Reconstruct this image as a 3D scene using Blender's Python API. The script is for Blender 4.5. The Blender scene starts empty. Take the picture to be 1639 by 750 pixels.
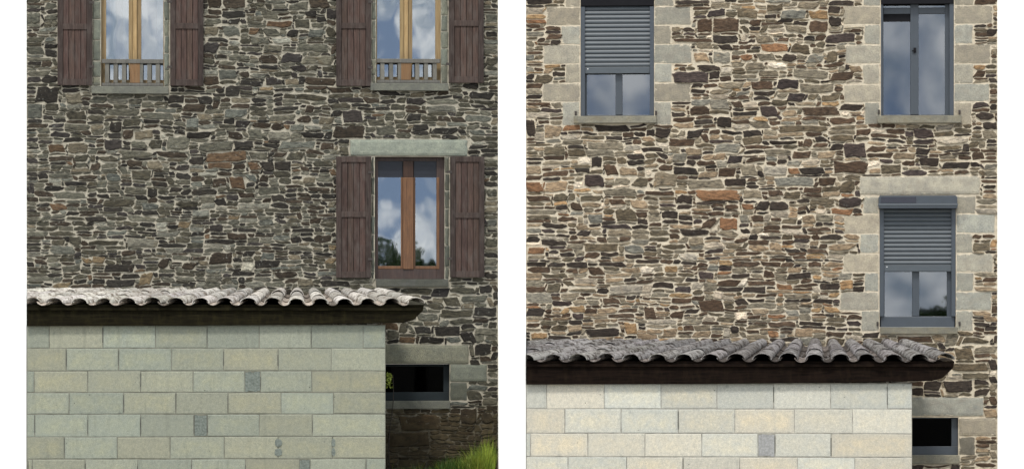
import bpy, math, random
import numpy as np
from mathutils import Vector, Matrix, noise as mnoise
R = math.radians
col = bpy.context.scene.collection
sc = bpy.context.scene

# ------------------------------------------------------------------ camera, world, sun, exposure
DIST, K, HZ, CH = 45.0, 130.0, 560.0, 1.58      # camera distance, px per metre on the facades, horizon row, eye height
cam_d = bpy.data.cameras.new('camera'); cam = bpy.data.objects.new('camera', cam_d); col.objects.link(cam)
cam.location = (0, -DIST, CH); cam.rotation_euler = (R(90), 0, 0)
cam_d.lens = 36 * DIST / (1639 / K); cam_d.sensor_width = 36; cam_d.sensor_fit = 'HORIZONTAL'
cam_d.shift_y = (HZ - 375) / 1639; cam_d.clip_start = 0.5; cam_d.clip_end = 6000
sc.camera = cam
SUN_EL, SUN_AZ = 57.0, -14.0      # azimuth measured from -Y (camera side), negative = from the left
SUN_E, SKY_S, EXPO = 1.5, 0.125, 1.0
sd = bpy.data.lights.new('sun', 'SUN'); sun = bpy.data.objects.new('sun', sd); col.objects.link(sun)
sd.energy = SUN_E; sd.angle = R(10); sd.color = (1, .955, .89)
dvec = Vector((math.sin(R(SUN_AZ)) * math.cos(R(SUN_EL)), -math.cos(R(SUN_AZ)) * math.cos(R(SUN_EL)), math.sin(R(SUN_EL))))
sun.rotation_euler = dvec.to_track_quat('Z', 'Y').to_euler(); sun.location = (0, -10, 20)
w = bpy.data.worlds.new('World'); sc.world = w; w.use_nodes = True
nt = w.node_tree; nt.nodes.clear()
def N(nt, t, **kw):
    n = nt.nodes.new(t)
    for k, v in kw.items():
        if k in n.inputs: n.inputs[k].default_value = v
        else: setattr(n, k, v)
    return n
def world_nodes():
    L = nt.links.new
    out = N(nt, 'ShaderNodeOutputWorld'); bg = N(nt, 'ShaderNodeBackground', Strength=SKY_S)
    tc = N(nt, 'ShaderNodeTexCoord')
    add = N(nt, 'ShaderNodeVectorMath', operation='ADD'); add.inputs[1].default_value = (0, 0, .42)
    L(tc.outputs['Generated'], add.inputs[0])
    nrm = N(nt, 'ShaderNodeVectorMath', operation='NORMALIZE'); L(add.outputs[0], nrm.inputs[0])
    sky = N(nt, 'ShaderNodeTexSky', sky_type='NISHITA'); sky.sun_disc = False
    sky.sun_elevation = R(SUN_EL); sky.sun_rotation = R(180 + SUN_AZ * -1)
    sky.air_density = 1.0; sky.dust_density = .6
    L(nrm.outputs[0], sky.inputs['Vector'])
    mp = N(nt, 'ShaderNodeMapping'); mp.inputs['Scale'].default_value = (46, 46, 34); mp.inputs['Location'].default_value = (3.1, 1.7, 5.2)
    L(tc.outputs['Generated'], mp.inputs['Vector'])
    n1 = N(nt, 'ShaderNodeTexNoise', Scale=1.0, Detail=5.0, Roughness=.52, Distortion=.5); L(mp.outputs[0], n1.inputs['Vector'])
    r1 = N(nt, 'ShaderNodeValToRGB'); r1.color_ramp.elements[0].position = .36; r1.color_ramp.elements[1].position = .54
    L(n1.outputs['Fac'], r1.inputs['Fac'])
    mp2 = N(nt, 'ShaderNodeMapping'); mp2.inputs['Scale'].default_value = (70, 70, 95); L(tc.outputs['Generated'], mp2.inputs['Vector'])
    n2 = N(nt, 'ShaderNodeTexNoise', Scale=1.0, Detail=4.0, Roughness=.5); L(mp2.outputs[0], n2.inputs['Vector'])
    r2 = N(nt, 'ShaderNodeValToRGB'); r2.color_ramp.elements[0].position = .36; r2.color_ramp.elements[1].position = .62
    r2.color_ramp.elements[0].color = (3.4, 4.0, 4.6, 1); r2.color_ramp.elements[1].color = (9.0, 9.0, 8.8, 1)
    L(n2.outputs['Fac'], r2.inputs['Fac'])
    mx = N(nt, 'ShaderNodeMix', data_type='RGBA'); dk = N(nt, 'ShaderNodeVectorMath', operation='MULTIPLY'); dk.inputs[1].default_value = (.74, .72, .66); L(sky.outputs[0], dk.inputs[0]); L(r1.outputs[0], mx.inputs['Factor']); L(dk.outputs[0], mx.inputs[6]); L(r2.outputs[0], mx.inputs[7])
    L(mx.outputs[2], bg.inputs['Color']); L(bg.outputs[0], out.inputs['Surface'])
world_nodes()
vs = sc.view_settings; vs.view_transform = 'Standard'; vs.look = 'None'; vs.exposure = EXPO; vs.gamma = 1; vs.use_curve_mapping = False
sc.cycles.max_bounces = 8; sc.cycles.use_denoising = True

# ------------------------------------------------------------------ helpers
def lin(c, g=1.0): return tuple((((x / 255 + .055) / 1.055) ** 2.4 if x > 10 else x / 255 / 12.92) * g for x in c)
class MB:
    def __init__(s): s.v = []; s.f = []; s.m = []; s.c = []; s.sm = []
    def add(s, vs_, fs, mi=0, c=(1, 1, 1, 1), smooth=False):
        o = len(s.v); s.v += [tuple(p) for p in vs_]
        if c and isinstance(c, list): s.c += c
        else: s.c += [c] * len(vs_)
        for f in fs: s.f.append(tuple(i + o for i in f)); s.m.append(mi); s.sm.append(smooth)
    def build(s, name, mats, parent=None, bevel=0.0):
        me = bpy.data.meshes.new(name); me.from_pydata(s.v, [], s.f)
        for m in (mats if isinstance(mats, (list, tuple)) else [mats]): me.materials.append(m)
        me.polygons.foreach_set('material_index', s.m); me.polygons.foreach_set('use_smooth', s.sm)
        a = me.color_attributes.new('Col', 'FLOAT_COLOR', 'POINT')
        a.data.foreach_set('color', np.array([(*c, 1)[:4] for c in s.c], dtype=np.float32).ravel())
        me.update()
        o = bpy.data.objects.new(name, me); col.objects.link(o)
        if parent: o.parent = parent
        if bevel:
            b = o.modifiers.new('bevel', 'BEVEL'); b.width = bevel; b.segments = 2; b.limit_method = 'ANGLE'
        return o
def empty(name, loc, rz=0):
    o = bpy.data.objects.new(name, None); col.objects.link(o); o.location = loc; o.rotation_euler = (0, 0, rz); return o
def tag(o, label=None, cat=None, group=None, kind=None):
    for k, v in (('label', label), ('category', cat), ('group', group), ('kind', kind)):
        if v: o[k] = v
    return o
class Frame:
    """house frame: photo row / column + distance in front of the facade -> local metres"""
    def __init__(s, cx):
        s.cx = cx; s.xw = (cx - 819.5) / K; s.a = -math.atan2(s.xw, DIST); s.off = Vector((0, 0, 0))
    def __call__(s, px, py, d=0.0):
        f = (DIST - d) / DIST
        return Vector(((px - s.cx) / K * f, -d, CH + (HZ - py) / K * f)) - s.off
    def world(s, p):
        p = p + s.off; return Matrix.Translation((s.xw, 0, 0)) @ Matrix.Rotation(s.a, 4, 'Z') @ p
    def root(s, name): return empty(name, s.world(Vector((0, 0, 0))), s.a)
BOXF = [(0, 1, 2, 3), (7, 6, 5, 4), (0, 4, 5, 1), (1, 5, 6, 2), (2, 6, 7, 3), (3, 7, 4, 0)]
def box(mb, F, x0, y0, x1, y1, d0, d1, mi=0, c=(1, 1, 1, 1)):
    """x0<x1 columns, y0<y1 rows, d0 front (larger) d1 back; true box (sized at d0)"""
    a = F(x0, y0, d0); b = F(x1, y1, d0); yb = -d1 - F.off.y
    q = [(a.x, a.y, b.z), (b.x, a.y, b.z), (b.x, a.y, a.z), (a.x, a.y, a.z)]
    mb.add(q + [(x, yb, z) for x, _, z in q], BOXF, mi, c)
def prism(mb, F, pts, d0, d1, mi=0, c=(1, 1, 1, 1)):
    q = [F(x, y, d0) for x, y in pts]; n = len(q)
    mb.add([tuple(p) for p in q] + [(p.x, -d1 - F.off.y, p.z) for p in q],
           [tuple(range(n - 1, -1, -1)), tuple(range(n, 2 * n))] + [(i, (i + 1) % n, n + (i + 1) % n, n + i) for i in range(n)], mi, c)
def slab(mb, F, x0, x1, y0, y1, holes, d0, d1, mi=0, c=(1, 1, 1, 1)):
    xs = sorted({x0, x1} | {h[i] for h in holes for i in (0, 2) if x0 < h[i] < x1})
    ys = sorted({y0, y1} | {h[i] for h in holes for i in (1, 3) if y0 < h[i] < y1})
    def hol(i, j):
        if i < 0 or j < 0 or i >= len(xs) - 1 or j >= len(ys) - 1: return True
        mx, my = (xs[i] + xs[i + 1]) / 2, (ys[j] + ys[j + 1]) / 2
        return any(h[0] < mx < h[2] and h[1] < my < h[3] for h in holes)
    yb = -d1 - F.off.y
    for i in range(len(xs) - 1):
        for j in range(len(ys) - 1):
            if hol(i, j): continue
            a = F(xs[i], ys[j], d0); b = F(xs[i + 1], ys[j + 1], d0)
            q = [(a.x, a.y, b.z), (b.x, a.y, b.z), (b.x, a.y, a.z), (a.x, a.y, a.z)]; q += [(x, yb, z) for x, _, z in q]
            fs = [BOXF[0], BOXF[1]]
            if hol(i, j + 1): fs.append(BOXF[2])
            if hol(i + 1, j): fs.append(BOXF[3])
            if hol(i, j - 1): fs.append(BOXF[4])
            if hol(i - 1, j): fs.append(BOXF[5])
            mb.add(q, fs, mi, c)

# ------------------------------------------------------------------ materials
def mat(name, rough=.85, spec=.3):
    m = bpy.data.materials.new(name); m.use_nodes = True; t = m.node_tree
    b = t.nodes['Principled BSDF']; b.inputs['Roughness'].default_value = rough; b.inputs['Specular IOR Level'].default_value = spec
    return m, t, b
def coords(t, scale=(1, 1, 1), rot=(0, 0, 0)):
    tc = N(t, 'ShaderNodeTexCoord'); mp = N(t, 'ShaderNodeMapping'); mp.inputs['Scale'].default_value = scale; mp.inputs['Rotation'].default_value = rot
    t.links.new(tc.outputs['Object'], mp.inputs['Vector']); return mp.outputs[0]
def noise_(t, vec, scale, detail=4, rough=.55, dist=0):
    n = N(t, 'ShaderNodeTexNoise', Scale=scale, Detail=detail, Roughness=rough, Distortion=dist); t.links.new(vec, n.inputs['Vector']); return n.outputs['Fac']
def ramp(t, fac, p0, p1, c0=(0, 0, 0, 1), c1=(1, 1, 1, 1)):
    r = N(t, 'ShaderNodeValToRGB'); e = r.color_ramp.elements; e[0].position = p0; e[1].position = p1
    e[0].color = (*c0, 1)[:4]; e[1].color = (*c1, 1)[:4]; t.links.new(fac, r.inputs['Fac']); return r.outputs[0]
def mix(t, fac, a, b, blend='MIX'):
    m = N(t, 'ShaderNodeMix', data_type='RGBA', blend_type=blend)
    for s, v in ((m.inputs['Factor'], fac), (m.inputs[6], a), (m.inputs[7], b)):
        if hasattr(v, 'is_linked'): t.links.new(v, s)
        elif isinstance(v, (int, float)): s.default_value = v
        else: s.default_value = (*v, 1)[:4]
    return m.outputs[2]
def math_(t, op, a, b):
    m = N(t, 'ShaderNodeMath', operation=op)
    for i, v in enumerate((a, b)):
        if hasattr(v, 'is_linked'): t.links.new(v, m.inputs[i])
        else: m.inputs[i].default_value = v
    return m.outputs[0]
def bump(t, b, h, strength, dist):
    n = N(t, 'ShaderNodeBump', Strength=strength, Distance=dist); t.links.new(h, n.inputs['Height']); t.links.new(n.outputs[0], b.inputs['Normal'])
def attr(t):
    a = N(t, 'ShaderNodeAttribute', attribute_name='Col'); return a.outputs['Color'], a.outputs['Alpha']

def stain(t, c, damp):
    if not damp: return c
    sx = N(t, 'ShaderNodeSeparateXYZ'); tc = N(t, 'ShaderNodeTexCoord'); t.links.new(tc.outputs['Object'], sx.inputs[0])
    h = math_(t, 'ADD', sx.outputs['Z'], math_(t, 'MULTIPLY', noise_(t, coords(t), 2.6, 5, .6), -.9))
    f = ramp(t, h, .25, .52, (1, 1, 1), (0, 0, 0))
    return mix(t, math_(t, 'MULTIPLY', f, damp), c, mix(t, ramp(t, noise_(t, coords(t), 14, 5, .6), .35, .65), (.020, .016, .009), (.060, .046, .024)))
def stone_mat(name, mortar, smear, lichen, damp=0):
    """coursed rubble: one colour per stone, veined and streaked, mortar smeared over the edges"""
    m, t, b = mat(name, .9, .25); c, e = attr(t)
    v = coords(t); vs_ = coords(t, (1, 1, 3.2))
    c = mix(t, 1.0, c, ramp(t, noise_(t, vs_, 16, 5, .65), .30, .70, (.34, .34, .36), (2.0, 1.95, 1.82)), 'MULTIPLY')
    c = mix(t, 1.0, c, ramp(t, noise_(t, vs_, 70, 3, .6), .3, .7, (.62, .62, .62), (1.4, 1.4, 1.38)), 'MULTIPLY')
    rust = ramp(t, noise_(t, v, 5.5, 4, .6, 1), .60, .74)
    c = mix(t, math_(t, 'MULTIPLY', rust, .35), c, mix(t, 1.0, c, (1.45, 1.02, .6), 'MULTIPLY'))
    n = noise_(t, coords(t, (1, 1, 2.2)), 27, 6, .74, .5)
    n = math_(t, 'ADD', n, math_(t, 'MULTIPLY', math_(t, 'SUBTRACT', noise_(t, v, 3.5, 3, .5), .5), .34))
    sm = math_(t, 'SUBTRACT', math_(t, 'ADD', n, smear), math_(t, 'MULTIPLY', e, .42))
    mf = ramp(t, sm, .475, .52)
    mc = mix(t, ramp(t, noise_(t, v, 22, 4, .6), .3, .7), tuple(x * .8 for x in mortar), tuple(x * 1.15 for x in mortar))
    c = mix(t, mf, c, mc)
    c = mix(t, math_(t, 'MULTIPLY', ramp(t, noise_(t, v, 27, 3, .5), .66, .70), lichen), c, (.30, .30, .26))
    c = stain(t, c, damp)
    t.links.new(c, b.inputs['Base Color'])
    bump(t, b, math_(t, 'ADD', noise_(t, vs_, 45, 6, .7), math_(t, 'MULTIPLY', mf, .15)), .8, .012)
    return m
def mortar_mat(name, c0, dark, moss=0.0):
    m, t, b = mat(name, .95, .2); v = coords(t)
    c = mix(t, ramp(t, noise_(t, v, 14, 6, .65), .32, .68), tuple(x * .74 for x in c0), tuple(x * 1.12 for x in c0))
    c = mix(t, ramp(t, noise_(t, coords(t, (1, 1, 2)), 6, 5, .65), .54, .70), c, dark)
    c = stain(t, c, moss)
    t.links.new(c, b.inputs['Base Color']); bump(t, b, noise_(t, v, 60, 6, .7), .9, .015); return m
def ashlar_mat(name, tint, dirt, amount, mortar=None):
    m, t, b = mat(name, .9, .25); c, e = attr(t); v = coords(t)
    c = mix(t, 1.0, c, tint, 'MULTIPLY')
    c = mix(t, 1.0, c, ramp(t, noise_(t, v, 120, 3, .7), .28, .72, (.60, .60, .61), (1.28, 1.28, 1.26)), 'MULTIPLY')
    c = mix(t, 1.0, c, ramp(t, noise_(t, v, 9, 5, .6), .3, .7, (.76, .76, .77), (1.16, 1.13, 1.06)), 'MULTIPLY')
    c = mix(t, math_(t, 'MULTIPLY', ramp(t, noise_(t, coords(t, (1, 1, 1.6)), 5, 5, .6, .6), .50, .68), amount), c, dirt)
    c = mix(t, math_(t, 'MULTIPLY', ramp(t, noise_(t, v, 38, 4, .6), .60, .68), .5), c, tuple(x * .6 for x in dirt))
    if mortar:
        sm = math_(t, 'SUBTRACT', noise_(t, v, 17, 6, .7), math_(t, 'MULTIPLY', e, .34))
        c = mix(t, ramp(t, sm, .40, .47), c, mortar)
    t.links.new(c, b.inputs['Base Color']); bump(t, b, noise_(t, v, 70, 6, .75), .9, .010); return m
def block_mat(name, g, cream, grey):
    m, t, b = mat(name, .92, .2); c, e = attr(t); v = coords(t)
    f = math_(t, 'MULTIPLY', e, ramp(t, noise_(t, v, 7, 4, .6, .5), .30, .62))
    base = mix(t, f, grey, cream)
    base = mix(t, 1.0, base, c, 'MULTIPLY')
    base = mix(t, 1.0, base, ramp(t, noise_(t, v, 130, 3, .7), .25, .75, (.66, .66, .66), (1.24, 1.24, 1.24)), 'MULTIPLY')
    base = mix(t, 1.0, base, ramp(t, noise_(t, v, 26, 6, .7), .3, .75, (.82, .83, .84), (1.12, 1.11, 1.08)), 'MULTIPLY')
    base = mix(t, ramp(t, math_(t, 'SUBTRACT', noise_(t, v, 11, 5, .65), math_(t, 'MULTIPLY', e, .25)), .54, .68), base, mix(t, 1.0, base, (.76, .78, .79), 'MULTIPLY'))
    base = mix(t, ramp(t, noise_(t, coords(t, (1, 1, 1)), 33, 2, .5), .735, .76), base, tuple(x * .25 for x in grey))
    base = mix(t, math_(t, 'MULTIPLY', ramp(t, noise_(t, coords(t, (4, 4, .7)), 3, 5, .6), .56, .78), g), base, tuple(x * .52 for x in grey))
    t.links.new(base, b.inputs['Base Color']); bump(t, b, noise_(t, v, 110, 6, .8), .8, .006); return m
def wood_mat(name, c0, c1, rough=.65, vertical=True, grey=(.2, .2, .2), weather=.3, sc_=1.0):
    m, t, b = mat(name, rough, .04 if rough > .85 else .3); ca, e = attr(t)
    s = (22 * sc_, 22, 1.3) if vertical else (1.3, 22, 22 * sc_)
    v = coords(t, s)
    c = mix(t, ramp(t, noise_(t, v, 3.0, 7, .7, .4), .34, .66), c0, c1)
    c = mix(t, 1.0, c, ca, 'MULTIPLY')
    c = mix(t, math_(t, 'MULTIPLY', ramp(t, noise_(t, coords(t, (6, 6, 2)), 2.5, 5, .65), .48, .72), weather), c, grey)
    t.links.new(c, b.inputs['Base Color']); bump(t, b, noise_(t, v, 3, 5, .6), .4, .003); return m
def plain_mat(name, c, rough=.6, spec=.4, var=.12, metallic=0.0, nscale=12):
    m, t, b = mat(name, rough, spec); b.inputs['Metallic'].default_value = metallic; v = coords(t)
    cc = mix(t, ramp(t, noise_(t, v, nscale, 5, .6), .3, .7), tuple(x * (1 - var) for x in c), tuple(x * (1 + var) for x in c))
    t.links.new(cc, b.inputs['Base Color']); bump(t, b, noise_(t, v, 60, 4, .6), .1, .002); return m
def glass_mat(name, refl, tint, warp):
    m = bpy.data.materials.new(name); m.use_nodes = True; t = m.node_tree; t.nodes.clear(); L = t.links.new
    o = N(t, 'ShaderNodeOutputMaterial'); mx = N(t, 'ShaderNodeMixShader'); mx.inputs[0].default_value = refl
    tr = N(t, 'ShaderNodeBsdfTransparent'); tr.inputs[0].default_value = (*tint, 1); gl = N(t, 'ShaderNodeBsdfGlossy'); gl.inputs['Roughness'].default_value = .015
    gl.inputs[0].default_value = (.93, .96, 1, 1)
    n = N(t, 'ShaderNodeBump', Strength=1.0, Distance=warp or .001)
    if warp: L(noise_(t, coords(t, (1, 1, .8)), 2.6, 1, .4), n.inputs['Height']); L(n.outputs[0], gl.inputs['Normal'])
    L(tr.outputs[0], mx.inputs[1]); L(gl.outputs[0], mx.inputs[2]); L(mx.outputs[0], o.inputs['Surface']); return m
def tile_mat(name, light, dirty, lo, hi):
    m, t, b = mat(name, .95, .15); c, e = attr(t); v = coords(t)
    base = mix(t, 1.0, c, light, 'MULTIPLY')
    base = mix(t, ramp(t, noise_(t, v, 13, 6, .7), lo, hi), base, dirty)
    base = mix(t, 1.0, base, ramp(t, noise_(t, v, 60, 4, .7), .28, .72, (.68, .68, .68), (1.25, 1.25, 1.25)), 'MULTIPLY')
    base = mix(t, ramp(t, noise_(t, v, 24, 4, .6), .61, .66), base, tuple(min(.8, x * 1.35) for x in light))
    t.links.new(base, b.inputs['Base Color']); bump(t, b, noise_(t, v, 55, 5, .7), .8, .01); return m
def ground_mat():
    m, t, b = mat('ground_pale_bounce', .95, .2); v = coords(t)
    c = mix(t, ramp(t, noise_(t, v, 1.3, 8, .65), .4, .6), (.26, .245, .21), (.42, .40, .35))  # gravel made pale to bounce light up the white walls
    t.links.new(c, b.inputs['Base Color']); bump(t, b, noise_(t, v, 30, 6, .7), 1, .03); return m
def leaf_mat(name, c0, c1, trans=.25):
    m, t, b = mat(name, .55, .3); ca, e = attr(t)
    c = mix(t, 1.0, mix(t, ramp(t, noise_(t, coords(t), 3, 4, .6), .3, .7), c0, c1), ca, 'MULTIPLY')
    t.links.new(c, b.inputs['Base Color']); b.inputs['Transmission Weight'].default_value = 0
    return m

BEFORE, AFTER = 0, 1
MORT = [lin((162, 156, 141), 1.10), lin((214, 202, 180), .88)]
M = {}
M['stone'] = [stone_mat('schist_rubble_dark', MORT[0], .052, .35, .72), stone_mat('schist_rubble_warm', MORT[1], .068, .12)]
M['mortar'] = [mortar_mat('old_lime_mortar', MORT[0], (.16, .15, .12), .85), mortar_mat('fresh_lime_mortar', MORT[1], (.36, .29, .20))]
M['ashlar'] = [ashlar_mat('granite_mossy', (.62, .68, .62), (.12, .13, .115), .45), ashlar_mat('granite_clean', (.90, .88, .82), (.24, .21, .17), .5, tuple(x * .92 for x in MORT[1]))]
M['sill'] = [ashlar_mat('sill_stone_old', (.36, .38, .35), (.12, .12, .11), .5), ashlar_mat('sill_stone_weathered', (.50, .49, .44), (.20, .17, .11), .6)]
M['block'] = [block_mat('concrete_block_greenish', .5, (.345, .342, .240), (.285, .297, .240)), block_mat('concrete_block_cream', .30, (.66, .595, .45), (.535, .52, .455))]  # second set paler: cleaned blocks, with a brighter exposure put into the colour
M['joint'] = [plain_mat('block_joint_grey', (.145, .145, .115), .95, .2, .45, nscale=9), plain_mat('block_joint_pale', (.26, .25, .215), .95, .2, .45, nscale=9)]
M['gap'] = plain_mat('open_joint_dirt', (.10, .10, .085), .95, .1, .4)
M['patch'] = [plain_mat('patch_mortar_dark', (.15, .17, .15), .95, .2, .35, nscale=40), plain_mat('patch_mortar_bluish', (.30, .30, .295), .95, .2, .25, nscale=40)]
M['tile'] = [tile_mat('canal_tile_sunlit', (.53, .505, .46), (.17, .14, .11), .48, .61), tile_mat('canal_tile_grey', (.25, .238, .232), (.06, .05, .043), .46, .60)]  # left tiles weathered pale, then lightened further for the sun on them
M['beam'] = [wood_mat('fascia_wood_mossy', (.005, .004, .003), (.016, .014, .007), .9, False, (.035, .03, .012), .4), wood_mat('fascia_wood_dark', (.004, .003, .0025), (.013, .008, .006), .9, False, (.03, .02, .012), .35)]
M['shutter'] = wood_mat('shutter_wood_oxblood', (.023, .0155, .0125), (.078, .053, .043), .78, True, (.085, .070, .062), .65)
M['oak'] = wood_mat('golden_oak_frame', (.20, .135, .065), (.33, .24, .125), .55, True, (.22, .17, .11), .25)
M['redoak'] = wood_mat('varnished_brown_frame', (.085, .040, .020), (.175, .088, .042), .45, True, (.06, .035, .025), .4)
M['darkwood'] = wood_mat('dark_brown_frame', (.03, .02, .018), (.07, .045, .038), .5, True, (.05, .045, .045), .4)
M['greywood'] = wood_mat('grey_balustrade_wood', (.08, .076, .066), (.14, .134, .12), .8, True, (.22, .215, .19), .4)
M['alu'] = plain_mat('slate_blue_aluminium', (.044, .054, .067), .42, .5, .06)
M['aludark'] = plain_mat('dark_slate_paint', (.014, .020, .023), .6, .2, .1)
M['alulight'] = plain_mat('slate_blue_slats', (.062, .074, .085), .42, .5, .06)
M['black'] = plain_mat('dark_room', (.012, .012, .014), .9, .1)
M['blind'] = plain_mat('dark_blue_blind', (.010, .013, .021), .5, .4)
M['solar'] = plain_mat('solar_cells', (.018, .019, .030), .25, .6)
M['curtain'] = plain_mat('pale_curtain', (.62, .68, .76), .9, .2)
M['iron'] = plain_mat('rusty_iron', (.04, .032, .028), .7, .4)
M['glassA'] = glass_mat('old_window_glass', .235, (.55, .58, .6), .0018)
M['glassB'] = glass_mat('new_window_glass', .14, (.35, .4, .48), 0)
M['glassD'] = glass_mat('cellar_glass', .003, (.12, .14, .13), 0)
M['white'] = plain_mat('plain_white', (.92, .92, .91), .9, .2, .012, nscale=3)
M['ground'] = ground_mat()

# ------------------------------------------------------------------ the setting
g = MB(); g.add([(-2500, -2500, 0), (2500, -2500, 0), (2500, 2500, 0), (-2500, 2500, 0)], [(0, 1, 2, 3)])
tag(g.build('ground', M['ground']), kind='structure')

# ------------------------------------------------------------------ rubble walls
PAL = dict(D=(60, 54, 52), P=(70, 62, 66), B=(88, 70, 55), O=(150, 106, 62), G=(124, 121, 108), L=(158, 156, 148), S=(122, 128, 126),
           T=(146, 130, 106), W=(212, 208, 198), Y=(160, 130, 84), V=(98, 92, 76))
# recognisable stones, columns/rows of the right-hand facade
KNOWN = """1080,0,1138,6,D 1132,16,1163,29,P 1180,15,1212,29,V 1115,31,1140,53,B 1141,31,1183,53,B 1072,42,1090,50,G 1094,44,1112,51,D 1077,61,1140,69,B 1140,56,1182,70,D
1187,42,1198,53,V 1200,32,1216,41,B 1216,42,1228,52,V 1150,71,1172,81,D 1111,84,1135,101,T 1142,82,1170,101,S 1187,87,1204,98,O 1212,85,1240,99,G 1190,100,1222,113,G
1116,103,1152,113,D 1076,113,1135,131,P 1072,106,1086,112,Y 1096,105,1114,111,V 1173,118,1212,126,G 1138,106,1172,116,W 1202,132,1238,146,B 1150,132,1188,141,G 1136,142,1165,150,G
1177,146,1200,154,S 1205,148,1240,156,D 1136,158,1167,176,S 1172,160,1190,173,B 1103,169,1138,185,B 1172,178,1212,186,D 1188,165,1214,173,L 1216,170,1244,186,P 1077,187,1110,195,B
1112,186,1140,192,B 1204,188,1230,195,Y 1278,3,1312,14,G 1324,1,1366,10,D 1227,6,1252,17,V 1249,15,1290,29,S 1296,16,1324,30,Y 1325,25,1346,40,D 1224,22,1242,31,D 1255,40,1292,55,G
1293,33,1327,52,B 1322,53,1370,70,P 1359,45,1378,52,B 1210,57,1237,70,G 1243,62,1262,69,B 1220,71,1262,84,O 1265,70,1296,86,V 1285,56,1306,67,D 1298,76,1318,84,G 1290,87,1318,102,S
1251,88,1274,101,D 1228,101,1260,112,W 1321,82,1340,100,V 1360,105,1378,117,T 1270,111,1325,127,G 1330,115,1366,130,B 1312,127,1335,133,D 1214,114,1245,125,G 1243,128,1279,146,P
1280,134,1336,149,G 1260,150,1287,163,P 1315,152,1345,163,V 1293,150,1308,161,V 1232,160,1266,171,V 1272,163,1305,170,G 1285,172,1343,186,B 1345,167,1380,180,D 1250,175,1275,188,T
1327,189,1368,200,B 872,200,898,220,T 870,232,904,248,V 908,231,936,239,D 944,250,965,270,D 968,262,987,281,B 990,266,1020,281,T 936,280,967,299,P 1004,247,1032,256,D 872,288,908,306,T
841,290,868,306,O 982,283,1010,296,G 1012,283,1038,300,V 965,302,1020,314,G 842,312,880,322,B 885,308,908,321,V 911,308,921,320,V 926,310,960,322,V 912,323,932,336,B 975,318,1000,330,B
1010,320,1036,334,T 984,335,1018,354,V 941,342,964,357,S 866,356,908,364,D 842,342,882,350,G 890,344,924,352,B 972,366,1010,379,G 866,256,912,264,G 1033,271,1042,281,W
1048,204,1074,220,D 1098,206,1124,220,D 1148,188,1172,206,D 1118,214,1135,228,B 1137,208,1155,216,B 1070,221,1110,234,B 1098,236,1124,247,T 1143,228,1186,245,S 1078,244,1100,260,S
1164,248,1188,261,P 1192,251,1225,260,B 1078,265,1118,280,D 1150,268,1177,283,B 1185,262,1212,282,G 1044,275,1084,300,G 1100,286,1158,302,G 1160,285,1195,298,D 1190,208,1218,218,D
1114,303,1184,320,O 1030,304,1080,314,B 1083,310,1108,326,D 1190,304,1220,318,G 1158,326,1182,335,B 1187,324,1206,336,O 1210,320,1232,337,D 1133,337,1158,346,B 1058,337,1086,350,D
1124,348,1148,365,B 1152,347,1180,368,O 1182,342,1198,356,S 1204,342,1222,356,B 1088,367,1134,378,D 1284,188,1324,194,B 1326,201,1370,207,V 1246,202,1324,213,V 1230,225,1276,231,D
1286,222,1300,236,B 1328,216,1364,226,V 1350,229,1386,253,P 1327,229,1349,241,D 1222,238,1268,248,G 1270,240,1298,252,B 1308,240,1336,255,T 1260,254,1284,265,S 1285,256,1312,264,L
1280,268,1320,279,D 1333,258,1388,279,B 1222,266,1260,281,L 1240,283,1305,298,S 1312,284,1336,299,B 1345,292,1368,310,V 1230,303,1252,314,B 1254,304,1284,318,V 1287,300,1315,308,B
1220,320,1262,338,D 1276,330,1290,338,B 1296,318,1334,329,V 1340,316,1378,331,P 1328,332,1364,343,O 1284,346,1303,358,T 1304,344,1334,354,G 1318,355,1334,362,D 1250,360,1284,367,B
1290,364,1330,371,B 1312,374,1350,384,D 844,394,872,407,O 935,388,990,402,V 1000,392,1030,406,S 905,418,940,428,D 842,426,880,436,B 875,452,897,468,V 910,460,958,469,V
975,456,1028,472,L 1001,473,1006,478,D 1019,473,1024,478,D 841,466,884,484,S 964,476,992,486,B 898,490,913,501,Y 914,488,936,500,Y 938,526,990,540,D 848,530,875,542,Y 998,517,1020,538,Y
880,518,908,527,V 1060,388,1098,398,V 1104,379,1128,391,G 1088,404,1117,416,L 1152,414,1172,422,Y 1064,424,1085,437,Y 1026,426,1046,437,W 1118,432,1142,446,P 1148,446,1182,458,B
1168,437,1200,443,D 1144,466,1156,478,W 1176,477,1195,487,D 1118,480,1158,499,B 1088,486,1114,493,B 1072,495,1095,510,B 1175,497,1196,510,W 1168,520,1184,532,D 1110,520,1138,530,G
1030,490,1048,510,B 1270,374,1296,381,B 1290,396,1320,404,B 1256,396,1280,402,D 1324,389,1372,400,T 1230,407,1270,412,D 1293,417,1314,428,B 1260,435,1300,444,D 1345,448,1366,464,Y
1325,466,1344,476,Y 1256,470,1298,477,G 1300,478,1332,486,D 1320,490,1344,500,Y 1230,514,1272,525,B 1272,526,1300,540,T 1498,222,1550,234,L 1496,140,1530,156,L
1556,606,1580,616,D"""
KN = []
def toL(x, y): return ((x - 753) / 1.09, (y - 36) / 1.098)
for s in KNOWN.split():
    p = s.split(','); a = toL(float(p[0]), float(p[1])); b = toL(float(p[2]), float(p[3])); KN.append((*a, *b, p[4]))
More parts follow.
